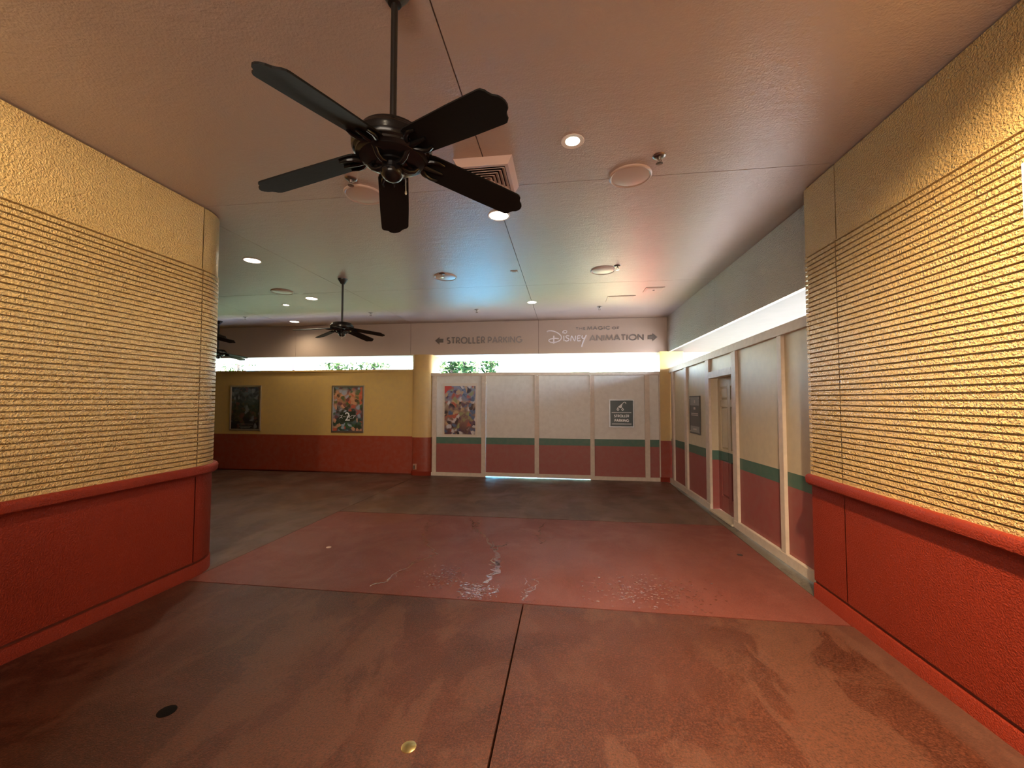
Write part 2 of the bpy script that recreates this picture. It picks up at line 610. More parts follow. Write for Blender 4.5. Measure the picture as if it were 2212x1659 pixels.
# ------------------------------------------------------------------ back wall, fascia and header
m = MB()
m.box(-12.2, -3.62, YB, YB + .18, slope(YB) + .035, 2.405)
m.build('wall_back', 'back_wall_paint', kind='structure')
MB().box(-12.2, -3.62, YB + .02, YB + .16, -.2, slope(YB) + .035).build('baseboard_back', 'joint_red', kind='structure')
MB().box(-12.2, -3.62, YB - .035, YB + .21, 2.405, 2.425).box(-12.2, -3.62, YB - .02, YB + .2, 2.425, 2.455).build('trim_3', 'back_wall_paint', kind='structure', bevel=.004)
m = MB()
fx = [-12.2, -9.98, -6.90, -3.80, -.625, XH + .35]
for a, b in zip(fx[:-1], fx[1:]):
    m.box(a + g, b - g, YF, YF + .12, 2.805, ZC - .004)
m.build('wall_back.001', 'fascia_paint', kind='structure')
MB().box(-12.2, XH + .3, YF + .01, YF + .13, 2.81, ZC + .02).build('wall_back.002', 'joint_dark', kind='structure')
# overhang outside the gap
MB().box(-13, 9, YF + .12, 11.05, 2.80, 3.9).build('ceiling.002', 'soffit_paint', kind='structure')
# header over the side hoarding and the overhang behind it
m = MB()
for a, b in ((YE - .02, 6.535), (6.535, YF)):
    m.box(XH, XH + .05, a + g, b - g, 2.800, ZC - .004)
m.build('wall_right.005', 'grey_stucco', kind='structure')
MB().box(XH + .01, XH + .06, YE - .02, YF, 2.803, ZC + .02).build('wall_right.006', 'joint_dark', kind='structure')
plain('soffit_shaded', (.040, .0365, .038), .6, 0, .2, nscale=5, var=.25)  # base near black; the soffit's shade is put into its colour
MB().box(XH + .05, 3.35, 1.5, YF + .12, 2.802, 3.9).build('ceiling.003', 'soffit_shaded', kind='structure')

def column(name, poly, base_poly, ztop):
    m = MB()
    m.flat(poly, -.2, ztop)
    o = m.build(name, 'column_paint', kind='structure', smoothed=True)
    MB().flat(base_poly, -.2, slope(9.3) + .10).build(name.replace('wall', 'baseboard'), 'red_stucco', kind='structure', smoothed=True)
banded('column_paint', [(.80, (.27, .034, .013)), (9, (.58, .385, .15))], False, .45)

def bulge(x0, x1, y0, y1, b, n=14, grow=0.0):
    x0 -= grow
    x1 += grow
    y0 -= grow
    pts = []
    for i in range(n + 1):
        u = -1 + 2 * i / n
        x = (x0 + x1) / 2 + u * (x1 - x0) / 2
        y = y0 + b * (1 - math.sqrt(max(0, 1 - abs(u) ** 2.6)))
        pts.append((x, y))
    return pts + [(x1, y1), (x0, y1)]
column('wall_back.003', bulge(-3.72, -3.22, YB - .07, YB + .62, .10), bulge(-3.72, -3.22, YB - .07, YB + .6, .10, grow=.012), 2.81)
column('wall_back.004', [(2.12, YB - .02), (2.63, YB - .02), (2.63, YB + .55), (2.12, YB + .55)],
       [(2.108, YB - .032), (2.62, YB - .032), (2.62, YB + .5), (2.108, YB + .5)], 2.81)

# ------------------------------------------------------------------ back hoarding: two fixed bays and a pair of gates
def hoard_bay(name, label, x0, x1, studs, ztop, zbot, group, cat, strips=()):
    t = thing(name, label, cat, ((x0 + x1) / 2, YB, slope(YB) + zbot), group)
    b = slope(YB)
    sx = sorted(studs)
    edges = [x0] + [v for s in sx for v in s] + [x1]
    for k in range(0, len(edges), 2):
        if edges[k + 1] - edges[k] > .03:
            MB().box(max(x0, edges[k] - .01), min(x1, edges[k + 1] + .01), YB + .035, YB + .05, b + zbot + .02, b + ztop - .02).build('panel', 'hoarding_paint_cool_lit', t)
    for a, c in sx:
        MB().box(a, c, YB, YB + .037, b + zbot + .085, b + ztop - .07).build('stud', 'hoarding_timber', t, bevel=.003)
    for a, c in strips:
        MB().box(a, c, YB + .052, YB + .075, b - .02, b + ztop - .01).build('meeting_strip', 'hoarding_timber', t)
    MB().box(x0, x1, YB, YB + .037, b + ztop - .07, b + ztop).build('top_rail', 'hoarding_timber', t, bevel=.003)
    MB().box(x0, x1, YB, YB + .037, b + zbot, b + zbot + .085).build('bottom_rail', 'hoarding_timber', t, bevel=.003)
    return t
GH = 'painted hoarding bays across the back opening'
hoard_bay('hoarding_bay', 'fixed beige hoarding bay with poster, beside the yellow column', -3.40, -1.881,
          [(-3.40, -3.345), (-3.20, -3.10), (-1.985, -1.881)], 2.475, -.004, GH, 'hoarding')
hoard_bay('hoarding_gate', 'plain beige gate leaf next to the poster bay, light under it', -1.881, -.660,
          [(-.715, -.660)], 2.480, .020, GH, 'hoarding')
hoard_bay('hoarding_gate', 'plain beige gate leaf beside the stroller sign bay, light under it', -.660, .570,
          [(-.660, -.612)], 2.475, .014, GH, 'hoarding')
hoard_bay('hoarding_bay', 'fixed beige hoarding bay carrying the dark stroller sign', .570, 2.205,
          [(.570, .664), (1.786, 1.892), (2.098, 2.203)], 2.470, -.004, GH, 'hoarding', ())

# ------------------------------------------------------------------ side hoarding with a door
t = thing('side_hoarding', 'long beige, green and red painted plywood hoarding along the side opening', 'hoarding', (XH + .04, 6.5, slope(6.5)))
stud_y = [(9.06, 9.19), (8.11, 8.26), (6.885, 7.06), (5.845, 5.985), (4.66, 4.75), (3.90, 3.98)]
ylim = [(3.98, 4.66), (4.75, 5.845), (7.06, 8.11), (8.26, 9.06), (9.19, 9.385)]
for a, b in ylim:
    MB().box(XH + .037, XH + .052, a - .01, b + .01, .05, 2.47, True).build('panel', 'hoarding_paint_warm_lit', t)
for k, (a, b) in enumerate(stud_y):
    MB().box(XH, XH + .038, a, b, .10, 2.43, True).build('stud', 'hoarding_timber', t, bevel=.003)
for a, b in ((3.90, 5.985), (6.885, 9.385)):
    MB().box(XH - .006, XH + .038, a, b, .0, .10, True).build('bottom_rail', 'hoarding_timber', t, bevel=.003)
MB().box(XH - .006, XH + .038, 3.90, 9.385, 2.43, 2.535, True).build('top_rail', 'hoarding_timber', t, bevel=.003)
MB().box(XH, XH + .038, 5.985, 6.885, 2.12, 2.225, True).build('lintel', 'hoarding_timber', t, bevel=.003)
MB().box(XH + .037, XH + .052, 5.97, 6.90, 2.20, 2.45, True).build('panel', 'hoarding_paint_warm_lit', t)
fr = MB()
fr.box(XH + .038, XH + .19, 6.885, 6.93, .02, 2.17, True).box(XH + .038, XH + .19, 5.94, 5.985, .02, 2.17, True).box(XH + .038, XH + .19, 5.985, 6.885, 2.12, 2.17, True)
fr.build('door_frame', 'hoarding_paint_warm_lit', t)
MB().box(XH - .03, XH + .19, 5.99, 6.88, .0, .03, True).build('door_sill', 'door_threshold', t, bevel=.004)
dm = MB()
XD = XH + .135
dy0, dy1 = 5.99, 6.88
stiles = [(dy0, dy0 + .115), (dy0 + .395, dy0 + .495), (dy1 - .115, dy1)]
zr = [(.04, .27), (.83, 1.005), (1.66, 1.775), (1.975, 2.115)]
for a, b in stiles:
    dm.box(XD, XD + .04, a, b, .04, 2.115, True)
for z0, z1 in zr:
    for (a, b) in ((dy0 + .115, dy0 + .395), (dy0 + .495, dy1 - .115)):
        dm.box(XD, XD + .04, a, b, z0, z1, True)
door = dm.build('door', 'hoarding_paint_warm_lit', t, bevel=.006)
for (a, b) in ((dy0 + .115, dy0 + .395), (dy0 + .495, dy1 - .115)):
    for z0, z1 in ((.27, .83), (1.005, 1.66), (1.775, 1.975)):
        pm = MB()
        i = .032
        zz = lambda y, z: z + slope(y)
        o4 = [(a, z0), (b, z0), (b, z1), (a, z1)]
        i4 = [(a + i, z0 + i), (b - i, z0 + i), (b - i, z1 - i), (a + i, z1 - i)]
        for k in range(4):
            k2 = (k + 1) % 4
            pm.face([(XD + .022, o4[k][0], zz(*o4[k])), (XD + .022, o4[k2][0], zz(*o4[k2])), (XD + .004, i4[k2][0], zz(*i4[k2])), (XD + .004, i4[k][0], zz(*i4[k]))])
        pm.face([(XD + .004, q[0], zz(*q)) for q in i4])
        pm.build('raised_panel', 'hoarding_paint_warm_lit', door)
kn = MB()
kn.tube([(XD + .005, 6.07, .90), (XD - .03, 6.07, .90), (XD - .04, 6.07, .90), (XD - .06, 6.07, .90), (XD - .068, 6.07, .90)], [.012, .012, .026, .028, .012], 14)
kn.build('knob', 'dark_iron', door, smoothed=True)

# ------------------------------------------------------------------ lettering helpers
def arcp(cx, cy, rx, ry, a0, a1, n=14):
    return [(cx + rx * math.cos(R(a0 + (a1 - a0) * i / n)), cy + ry * math.sin(R(a0 + (a1 - a0) * i / n))) for i in range(n + 1)]
# glyph: (width, [polylines]) on a 1-high body
GL = {
 'S': (.46, [arcp(.23, .735, .20, .235, 55, 262, 12) + arcp(.23, .245, .21, .245, 82, -140, 12)]),
 'T': (.48, [[(0, 1), (.48, 1)], [(.24, 1), (.24, 0)]]),
 'R': (.52, [[(.04, 0), (.04, 1)], [(.04, 1)] + arcp(.24, .70, .24, .30, 90, -90, 12) + [(.04, .40)], [(.24, .40), (.50, 0)]]),
 'O': (.90, [arcp(.45, .5, .42, .5, 0, 360, 32)]),
 'L': (.40, [[(.04, 1), (.04, 0), (.40, 0)]]),
 'E': (.42, [[(.42, 1), (.04, 1), (.04, 0), (.42, 0)], [(.04, .46), (.36, .46)]]),
 'P': (.50, [[(.04, 0), (.04, 1)], [(.04, 1)] + arcp(.24, .69, .24, .31, 90, -90, 12) + [(.04, .38)]]),
 'A': (.68, [[(0, 0), (.34, 1), (.68, 0)], [(.12, .30), (.56, .30)]]),
 'K': (.54, [[(.04, 0), (.04, 1)], [(.50, 1), (.06, .44)], [(.20, .60), (.54, 0)]]),
 'I': (.08, [[(.04, 0), (.04, 1)]]),
 'N': (.66, [[(.04, 0), (.04, 1), (.62, 0), (.62, 1)]]),
 'G': (.82, [arcp(.44, .5, .42, .5, 48, 330, 24) + [(.84, .42), (.52, .42)]]),
 'M': (.86, [[(.0, 0), (.13, 1), (.43, .12), (.73, 1), (.86, 0)]]),
 'H': (.60, [[(.04, 0), (.04, 1)], [(.56, 0), (.56, 1)], [(.04, .46), (.56, .46)]]),
 'C': (.76, [arcp(.44, .5, .42, .5, 48, 312, 24)]),
 'F': (.42, [[(.04, 0), (.04, 1), (.42, 1)], [(.04, .50), (.36, .50)]]),
}

STEP = [0]
def stroke(m, pts, w, fmap, d0, d1):
    """ribbon of width w along 2d pts with round joints, between depths d0 and d1"""
    def top():
        STEP[0] = (STEP[0] + 1) % 40
        return d1 + STEP[0] * 3e-5
    for (x0, y0), (x1, y1) in zip(pts[:-1], pts[1:]):
        dx, dy = x1 - x0, y1 - y0
        L = math.hypot(dx, dy)
        if L < 1e-6:
            continue
        nx, ny = -dy / L * w / 2, dx / L * w / 2
        q = [(x0 + nx, y0 + ny), (x1 + nx, y1 + ny), (x1 - nx, y1 - ny), (x0 - nx, y0 - ny)]
        h = top()
        m.prism(q, lambda a, b: fmap(a, b, d0), lambda a, b: fmap(a, b, h))
    for (x, y) in pts[1:-1]:
        q = [(x + w / 2 * math.cos(2 * math.pi * k / 8), y + w / 2 * math.sin(2 * math.pi * k / 8)) for k in range(8)]
        h = top()
        m.prism(q, lambda a, b: fmap(a, b, d0), lambda a, b: fmap(a, b, h))

def text(m, s, x0, x1, z0, h, w, fmap, d0, d1, gap=.22, space=.42):
    tot = 0
    for ch in s:
        tot += (space if ch == ' ' else GL[ch][0]) + gap
    tot -= gap
    k = (x1 - x0) / tot
    x = 0
    for ch in s:
        if ch == ' ':
            x += space + gap
            continue
        gw, lines = GL[ch]
        for ln in lines:
            stroke(m, [(x0 + (x + a) * k, z0 + w / 2 + b * (h - w)) for a, b in ln], w, fmap, d0, d1)
        x += gw + gap

fm = lambda a, b, d: (a, YF - d, b)
t = thing('wall_lettering', 'grey raised metal STROLLER PARKING letters with an arrow pointing left', 'sign', (-2.1, YF, 3.07))
for wd, x0, x1, z0, hh, ww, gg in (('STROLLER', -2.865, -1.925, 3.072, .172, .030, .22), ('PARKING', -1.845, -1.025, 3.074, .162, .029, .20)):
    m = MB()
    text(m, wd, x0, x1, z0, hh, ww, fm, .002, .014, gap=gg)
    m.build('lettering', 'letter_metal', t)
MB().wallplate([(-3.168, 3.158), (-3.058, 3.253), (-3.058, 3.205), (-2.96, 3.205), (-2.96, 3.112), (-3.058, 3.112), (-3.058, 3.063)], YF - .014, YF - .002).build('arrow', 'letter_metal', t)
t = thing('wall_lettering', 'raised metal animation sign with white script and an arrow pointing right', 'sign', (.84, YF, 2.95))
for wd, x0, x1, z0, hh, ww, gg in (('THE', .255, .470, 3.352, .062, .014, .22), ('MAGIC', .520, 1.035, 3.342, .092, .022, .26),
                                   ('OF', 1.085, 1.245, 3.346, .064, .015, .26), ('ANIMATION', .575, 1.790, 3.080, .150, .029, .18)):
    m = MB()
    text(m, wd, x0, x1, z0, hh, ww, fm, .002, .014, gap=gg)
    m.build('lettering', 'letter_metal', t)
MB().wallplate([(2.097, 3.150), (1.990, 3.240), (1.990, 3.196), (1.885, 3.196), (1.885, 3.104), (1.990, 3.104), (1.990, 3.058)], YF - .014, YF - .002).build('arrow', 'letter_metal', t)
m = MB()
def zc(a, b):      # sketch units of the script mark -> wall
    return (-.425 + (a - 1112) * .002538, 3.348 - (b - 147) * .00268)
def script(pts, w):
    stroke(m, [zc(*q) for q in pts], w, fm, .002, .016)
def cr(pts, n=6):
    P = [pts[0]] + pts + [pts[-1]]
    out = []
    for i in range(1, len(P) - 2):
        for k in range(n):
            u = k / n
            out.append(tuple(.5 * (2 * P[i][c] + (-P[i - 1][c] + P[i + 1][c]) * u + (2 * P[i - 1][c] - 5 * P[i][c] + 4 * P[i + 1][c] - P[i + 2][c]) * u * u + (-P[i - 1][c] + 3 * P[i][c] - 3 * P[i + 1][c] + P[i + 2][c]) * u ** 3) for c in (0, 1)))
    return out + [pts[-1]]
script(cr([(1114, 156), (1125, 149), (1160, 149), (1205, 165), (1238, 190), (1246, 212), (1232, 234), (1200, 248), (1165, 252), (1138, 246), (1130, 232), (1145, 222), (1185, 216), (1222, 220)]), .026)
script([(1176, 192), (1174, 262)], .034)
script([(1268, 194), (1270, 240)], .026)
script(cr([(1262, 172), (1258, 160), (1270, 150), (1288, 149), (1297, 158), (1288, 170), (1272, 170), (1270, 160)]), .016)
script(cr([(1318, 198), (1300, 194), (1288, 202), (1296, 214), (1314, 222), (1312, 236), (1292, 242), (1280, 236)]), .024)
script(cr([(1332, 242), (1334, 218), (1340, 198), (1350, 212), (1362, 236), (1370, 238), (1374, 216), (1376, 196)]), .024)
script(cr([(1422, 198), (1402, 196), (1394, 204), (1392, 230), (1398, 242), (1424, 240)]), .024)
script([(1394, 220), (1418, 217)], .022)
script(cr([(1438, 196), (1434, 212), (1444, 222), (1460, 214), (1474, 194)]), .024)
script(cr([(1474, 192), (1460, 220), (1446, 250), (1436, 276), (1432, 294)]), .030)
m.build('script', 'letter_white', t)

# ------------------------------------------------------------------ stroller parking sign on the hoarding
bz = slope(YB)
t = thing('parking_sign', 'dark green framed stroller parking sign with white pushchair symbol', 'sign', (1.273, YB + .033, 1.086))
yb = YB + .034
MB().box(1.02, 1.528, yb - .014, yb, 1.108, 1.70).build('board', 'sign_green', t)
fr = MB()
fr.box(.998, 1.549, yb - .022, yb, 1.697, 1.722).box(.998, 1.549, yb - .022, yb, 1.084, 1.110).box(.998, 1.022, yb - .022, yb, 1.11, 1.697).box(1.525, 1.549, yb - .022, yb, 1.11, 1.697)
fr.build('sign_frame', 'sign_frame', t, bevel=.003)
fs = lambda a, b, d: (a, yb - .014 - d, b)
def sg(a, b):      # units of the sign face
    return (1.02 + (a - 635) * .508 / 820, 1.70 - (b - 405) * .592 / 960)
m = MB()
stroke(m, [sg(690, 855), sg(1395, 855)], .010, fs, 0, .002)
stroke(m, [sg(695, 1277), sg(1395, 1277)], .014, fs, 0, .002)
MBT = m
x0, z0 = sg(775, 1035)
x1, _ = sg(1312, 1035)
text(m, 'STROLLER', x0 + .006, x1 - .004, z0, .066, .0155, fs, 0, .002, gap=.26)
x0, z0 = sg(788, 1203)
x1, _ = sg(1305, 1203)
text(m, 'PARKING', x0 + .006, x1 - .004, z0, .066, .0155, fs, 0, .002, gap=.24)
m.build('lettering', 'sign_white', t)
m = MB()
stroke(m, [sg(*q) for q in cr([(905, 680), (940, 640), (1040, 560), (1110, 495), (1150, 472), (1185, 480), (1205, 505), (1200, 530)])], .013, fs, 0, .002)
m.prism([sg(935, 655), sg(1085, 535), sg(1060, 600), sg(1050, 665), sg(1020, 695), sg(975, 688)], lambda a, b: fs(a, b, 0), lambda a, b: fs(a, b, .002))
stroke(m, [sg(1050, 640), sg(1075, 700)], .011, fs, 0, .002)
stroke(m, [sg(905, 680), sg(895, 715)], .011, fs, 0, .002)
for cxx in (918, 1083):
    stroke(m, [sg(cxx + 34 * math.cos(R(a)), 742 + 32 * math.sin(R(a))) for a in range(0, 361, 15)], .015, fs, 0, .002)
m.build('pushchair_symbol', 'sign_white', t)

# ------------------------------------------------------------------ posters
t = thing('poster', 'white bordered abstract colourful poster pasted on the hoarding', 'poster', (-2.52, YB + .034, .834))
MB().box(-2.952, -2.092, YB + .030, YB + .0345, .834, 2.108).build('paper_border', 'poster_white', t)
MB().box(-2.903, -2.139, YB + .028, YB + .030, .877, 2.042).build('print', 'art_meadow', t)
plain('ribbon_red', (.55, .07, .06), .4)
MB().wallplate([(-2.903, 2.042), (-2.72, 2.042), (-2.903, 1.84)], YB + .0265, YB + .028).build('corner_flash', 'ribbon_red', t)

def framed(label, x0, x1, z0, z1, art, grp):
    t = thing('framed_poster', label, 'poster', ((x0 + x1) / 2, YB, z0), grp)
    f = .045
    MB().box(x0 + f - .005, x1 - f + .005, YB - .012, YB, z0 + f - .005, z1 - f + .005).build('print', art, t)
    fm_ = MB()
    for poly in ([(x0, z1), (x1, z1), (x1 - f, z1 - f), (x0 + f, z1 - f)], [(x0, z0), (x0 + f, z0 + f), (x1 - f, z0 + f), (x1, z0)],
                 [(x0, z0), (x0, z1), (x0 + f, z1 - f), (x0 + f, z0 + f)], [(x1, z0), (x1 - f, z0 + f), (x1 - f, z1 - f), (x1, z1)]):
        # each rail: outer edge low, ridge high, inner edge low
        n = len(poly)
        fm_.wallplate(poly, YB - .028, YB)
    fm_.build('snap_frame', 'aluminium', t, bevel=.006)
    return t
GP = 'silver framed posters on the yellow wall'
p1 = framed('silver framed dark forest coloured poster, further from the yellow column', -8.655, -7.765, .905, 2.072, 'art_forest', GP)
m = MB()
for a, b, z, w_ in ((-8.38, -8.02, 1.02, .012), (-8.42, -7.98, 1.075, .008), (-8.34, -8.06, .985, .010)):
    stroke(m, [(a, z), (b, z)], w_, lambda a_, b_, d: (a_, YB - .012 - d, b_), 0, .002)
m.build('caption_lines', 'plaque_grey', p1)
p2 = framed('silver framed orange and teal poster with white title, nearer the yellow column', -5.815, -4.952, .887, 2.062, 'art_canyon', GP)
plain('title_block', (.030, .036, .022), .4)
MB().wallplate([(-5.60, 1.38), (-5.17, 1.43), (-5.17, 1.22), (-5.25, 1.16), (-5.56, 1.155), (-5.60, 1.22)], YB - .0145, YB - .012).build('title_block', 'title_block', p2)
def font_mesh(s, size):
    cu = bpy.data.curves.new('lettering', 'FONT')
    cu.body = s
    cu.size = size
    cu.align_x = 'CENTER'
    cu.align_y = 'CENTER'
    cu.extrude = .001
    o = bpy.data.objects.new('lettering', cu)
    COL.objects.link(o)
    dg = bpy.context.evaluated_depsgraph_get()
    dg.update()
    me = bpy.data.meshes.new_from_object(o.evaluated_get(dg))
    bpy.data.objects.remove(o)
    return me
for s, size, z, dx in (('ズ', .105, 1.275, -.17), ('ー', .095, 1.275, -.085), ('ト', .10, 1.275, 0), ('ピ', .10, 1.275, .085), ('ア', .105, 1.275, .17), ('2', .30, 1.275, 0)):
    me = font_mesh(s, size)
    me.transform(Matrix.Rotation(R(90), 4, 'X'))
    me.materials.clear()
    me.materials.append(MATS['sign_white'])
    o = bpy.data.objects.new('title', me)
    o.parent = p2
    o.location = Vector((-5.385 + dx, YB - .0155, z)) - p2.location
    COL.objects.link(o)

# plaque on the side hoarding
t = thing('notice_plaque', 'grey notice plaque with dark centre on the side hoarding beside the door', 'sign', (XH + .036, 7.69, 1.10))
xs_ = XH + .036
MB().box(xs_ - .012, xs_, 7.41, 7.965, 1.105, 1.775).build('board', 'plaque_grey', t)
fr = MB()
for (a, b, c, d) in ((7.40, 7.975, 1.760, 1.785), (7.40, 7.975, 1.095, 1.12), (7.40, 7.422, 1.12, 1.76), (7.953, 7.975, 1.12, 1.76)):
    fr.box(xs_ - .020, xs_, a, b, c, d)
fr.build('sign_frame', 'plaque_dark', t)
MB().box(xs_ - .014, xs_ - .012, 7.43, 7.945, 1.235, 1.610).build('text_panel', 'plaque_dark', t)
for (a, b, c, d, e) in ((7.50, 7.88, 1.455, 1.471, .016), (7.50, 7.88, 1.425, 1.441, .016), (7.64, 7.74, 1.535, 1.580, .016), (7.66, 7.72, 1.655, 1.705, .014), (7.60, 7.78, 1.165, 1.190, .014)):
    MB().box(xs_ - e, xs_ - e + .002, a, b, c, d).build('text_line', 'plaque_pale', t)
for yy in (7.425, 7.925):
    for zz_ in (1.735, 1.122):
        MB().box(xs_ - .022, xs_ - .012, yy, yy + .03, zz_, zz_ + .02).build('corner_clip', 'plaque_pale', t)

# white board at the near end of the right wall
t = thing('wall_board', 'white board on the grooved right wall, only its edge in view', 'sign', (XR - .04, 1.75, 2.33))
MB().box(XR - .055, XR - .012, 1.45, 2.112, 2.32, 2.80).build('board', 'plate_white', t, bevel=.004)

# ------------------------------------------------------------------ ceiling fans
def make_fan(label):
    t = thing('ceiling_fan', label, 'ceiling fan', (0, 0, 0), 'black five blade ceiling fans')
    MB().lathe([(.012, -.085), (.030, -.080), (.042, -.060), (.068, -.022), (.074, -.008), (.074, 0)]).build('canopy', 'black_fan', t, True, True)
    MB().lathe([(.0155, -.71), (.0155, -.07)], seg=16).build('downrod', 'black_fan', t, True, True)
    pr = [(.022, -.690), (.045, -.692), (.128, -.698), (.142, -.704), (.146, -.716), (.153, -.720), (.158, -.730), (.166, -.734),
          (.170, -.744), (.176, -.748), (.178, -.764), (.176, -.772), (.177, -.780), (.172, -.788), (.170, -.796), (.160, -.802), (.158, -.810),
          (.146, -.816), (.142, -.822), (.120, -.829), (.090, -.833), (.02, -.835)]
    MB().lathe(list(reversed(pr)), seg=56).build('motor_housing', 'black_gloss', t, True, True)
    sw = MB().lathe([(.010, -.918), (.030, -.911), (.046, -.896), (.053, -.879), (.051, -.868), (.046, -.864), (.046, -.845), (.070, -.842), (.070, -.832)], seg=32).build('switch_housing', 'black_gloss', t, True, True)
    c = MB()
    c.tube([(.02, -.046, -.864), (.022, -.058, -.880), (.022, -.060, -.945)], .0022, 6)
    c.lathe([(.001, -.962), (.005, -.956), (.004, -.945), (.001, -.943)], c=(.022, -.060, 0), seg=8)
    c.build('pull_chain', 'pull_chain', sw, True, True)
    pitch = R(-12)
    zb = -.776
    droop = R(9.5)
    for k in range(5):
        az = R(72 * k + (2, -6, 1, 0, -2.5)[k])
        ln_ = (.985, 1.03, .965, 1.03, 1.0)[k]
        M = Matrix.Rotation(az, 4, 'Z')
        # blade outline (x out, y across): round root, fancy tip
        hw = .078
        out = []
        for i in range(9):
            a = R(90 + 180 * i / 8)
            out.append((.180 + .052 * math.cos(a), hw * .94 * math.sin(a)))
        out += [(.45, -hw), (.615, -hw)]
        out += [(0.628, -hw * .97), (0.640, -hw * .84), (0.644, -hw * .70), (0.652, -hw * .52), (0.668, -hw * .38), (0.677, -hw * .2), (.680, 0),
                (0.677, hw * .2), (0.668, hw * .38), (0.652, hw * .52), (0.644, hw * .70), (0.640, hw * .84), (0.628, hw * .97)]
        out += [(.615, hw), (.45, hw)]
        T = M @ Matrix.Translation((0, 0, zb)) @ Matrix.Rotation(droop, 4, 'Y') @ Matrix.Rotation(pitch, 4, 'X') @ Matrix.Diagonal((ln_, 1, 1, 1))
        b = MB()
        b.prism(out, lambda x, y: T @ Vector((x, y, 0)), lambda x, y: T @ Vector((x, y, .007)))
        bl = b.build('blade', 'black_blade', t, local=True)
        a = MB()
        a.tube([M @ Vector(q) for q in ((.045, 0, -.846), (.075, 0, -.852), (.098, 0, -.846), (.116, 0, -.822), (.135, 0, -.806))], [.014, .012, .011, .012, .016], 10)
        for sgn in (-1, 1):
            pts = [(.120, 0, -.006), (.145, .024 * sgn, -.008), (.170, .047 * sgn, -.008), (.200, .056 * sgn, -.007), (.232, .050 * sgn, -.005)]
            a.tube([T @ Vector(q) for q in pts], [.012, .012, .011, .009, .006], 8)
        a.tube([T @ Vector(q) for q in ((.120, 0, -.008), (.175, 0, -.009), (.240, 0, -.005))], [.014, .012, .006], 8)
        a.build('blade_arm', 'black_gloss', bl, True, True)
    return t
fan = make_fan('large black ceiling fan hanging close by on a long rod')
fan.location = (-.776, 1.698, ZC)
fan.rotation_euler.z = R(110.5)
for lab, x, y, ph in (('black ceiling fan hanging in front of the yellow back wall', -3.48, 5.87, 10),
                      ('black ceiling fan mostly hidden by the left wall, one blade showing', -6.13, 5.80, 0),
                      ('distant black ceiling fan half hidden by the rounded wall end, over the bright gap', -8.33, 8.66, 14)):
    c = copy_tree(fan)
    c.location = (x, y, ZC)
    c.rotation_euler.z = R(ph)
    c['label'] = lab

# ------------------------------------------------------------------ downlights
def spot(name, loc, energy, angle, blend=.6, col=(1, .80, .55), target=None, rad=.06, parent=None):
    l = bpy.data.lights.new(name, 'SPOT')
    l.energy = energy
    l.spot_size = R(angle)
    l.spot_blend = blend
    l.color = col
    l.shadow_soft_size = rad
    o = bpy.data.objects.new(name, l)
    COL.objects.link(o)
    if target is not None:
        d = Vector(target) - Vector(loc)
        o.rotation_euler = d.to_track_quat('-Z', 'Y').to_euler()
    if parent is not None:
        o.parent = parent
        o.location = Vector(loc) - parent.location
    else:
        o.location = loc
    return o

def downlight(label, x, y, r, e, accent=False, target=None, cone=100, col=(1, .80, .54)):
    t = thing('recessed_downlight', label, 'ceiling light', (x, y, ZC), 'recessed ceiling downlights')
    m = MB()
    ri = r * (.62 if accent else .86)
    m.lathe([(ri, .0), (ri, -.002), (r * .97, -.006), (r, -.003), (r, 0)], c=(x, y, ZC), cap=False)
    m.build('trim_ring', 'white_trim', t, True)
    MB().lathe([(.001, -.003), (ri * .7, -.003), (ri + .004, -.001)], c=(x, y, ZC), cap=False).build('lens', 'accent_lens' if accent else 'lamp_lens', t)
    spot('downlight_lamp', (x, y, ZC - .02), e, 150 if not accent else cone, .9, col, target or (x, y, 0), .05, t)
downlight('small glaring ceiling downlight between the air vent and the speaker disc', .061, 2.919, .085, 110, True, (1.0, 2.0, 0.2))
downlight('ceiling downlight partly hidden behind the near fan blade tip', -.675, 4.03, .115, 90)
downlight('oval looking ceiling downlight nearest the rounded left wall end', -4.253, 4.922, .115, 110)
downlight('ceiling downlight beside the second fan, above the small accent lamp', -4.737, 6.936, .115, 75)
downlight('small dim accent downlight between two larger ones over the yellow wall', -5.572, 7.351, .085, 40, True, (-6.2, 9.4, 1.4))
downlight('ceiling downlight closest to the yellow back wall', -6.558, 8.961, .115, 50)
downlight('ceiling downlight on the joint just before the lettered fascia', -.638, 7.742, .10, 35, col=(1, .88, .72))
# lamps the frame does not reach
downlight('warm accent downlight above the near end of the right wall', 1.10, 1.25, .085, 1150, True, (1.95, 1.8, .5), 128, (1, .74, .44))
downlight('ceiling downlight behind the viewer', -.65, .30, .115, 22)
downlight('warm accent downlight toward the left grooved wall', -2.1, .35, .085, 430, True, (-3.5, 2.3, 2.5), 72)

# ------------------------------------------------------------------ speakers, sprinklers, plates, vent
spk = thing('ceiling_speaker', 'x', 'speaker', (0, 0, 0), 'round ceiling speaker covers')
MB().lathe([(.001, -.020), (.06, -.019), (.12, -.015), (.158, -.009)], cap=False).build('grille', 'speaker_paint', spk, True, True)
MB().lathe([(.155, -.010), (.166, -.016), (.176, -.010), (.178, 0)], cap=False).build('rim', 'speaker_paint', spk, True, True)
spr = thing('fire_sprinkler', 'x', 'sprinkler', (0, 0, 0), 'fire sprinkler heads')
MB().lathe([(.012, -.012), (.030, -.013), (.048, -.006), (.052, 0)], seg=24, cap=False).build('escutcheon', 'sprinkler_metal', spr, True, True)
m = MB()
m.tube([(0, 0, -.005), (0, 0, -.025), (0, 0, -.032)], [.013, .013, .010], 12)
for s_ in (-1, 1):
    m.tube([(.012 * s_, 0, -.028), (.017 * s_, 0, -.040), (.004 * s_, 0, -.058)], .003, 8)
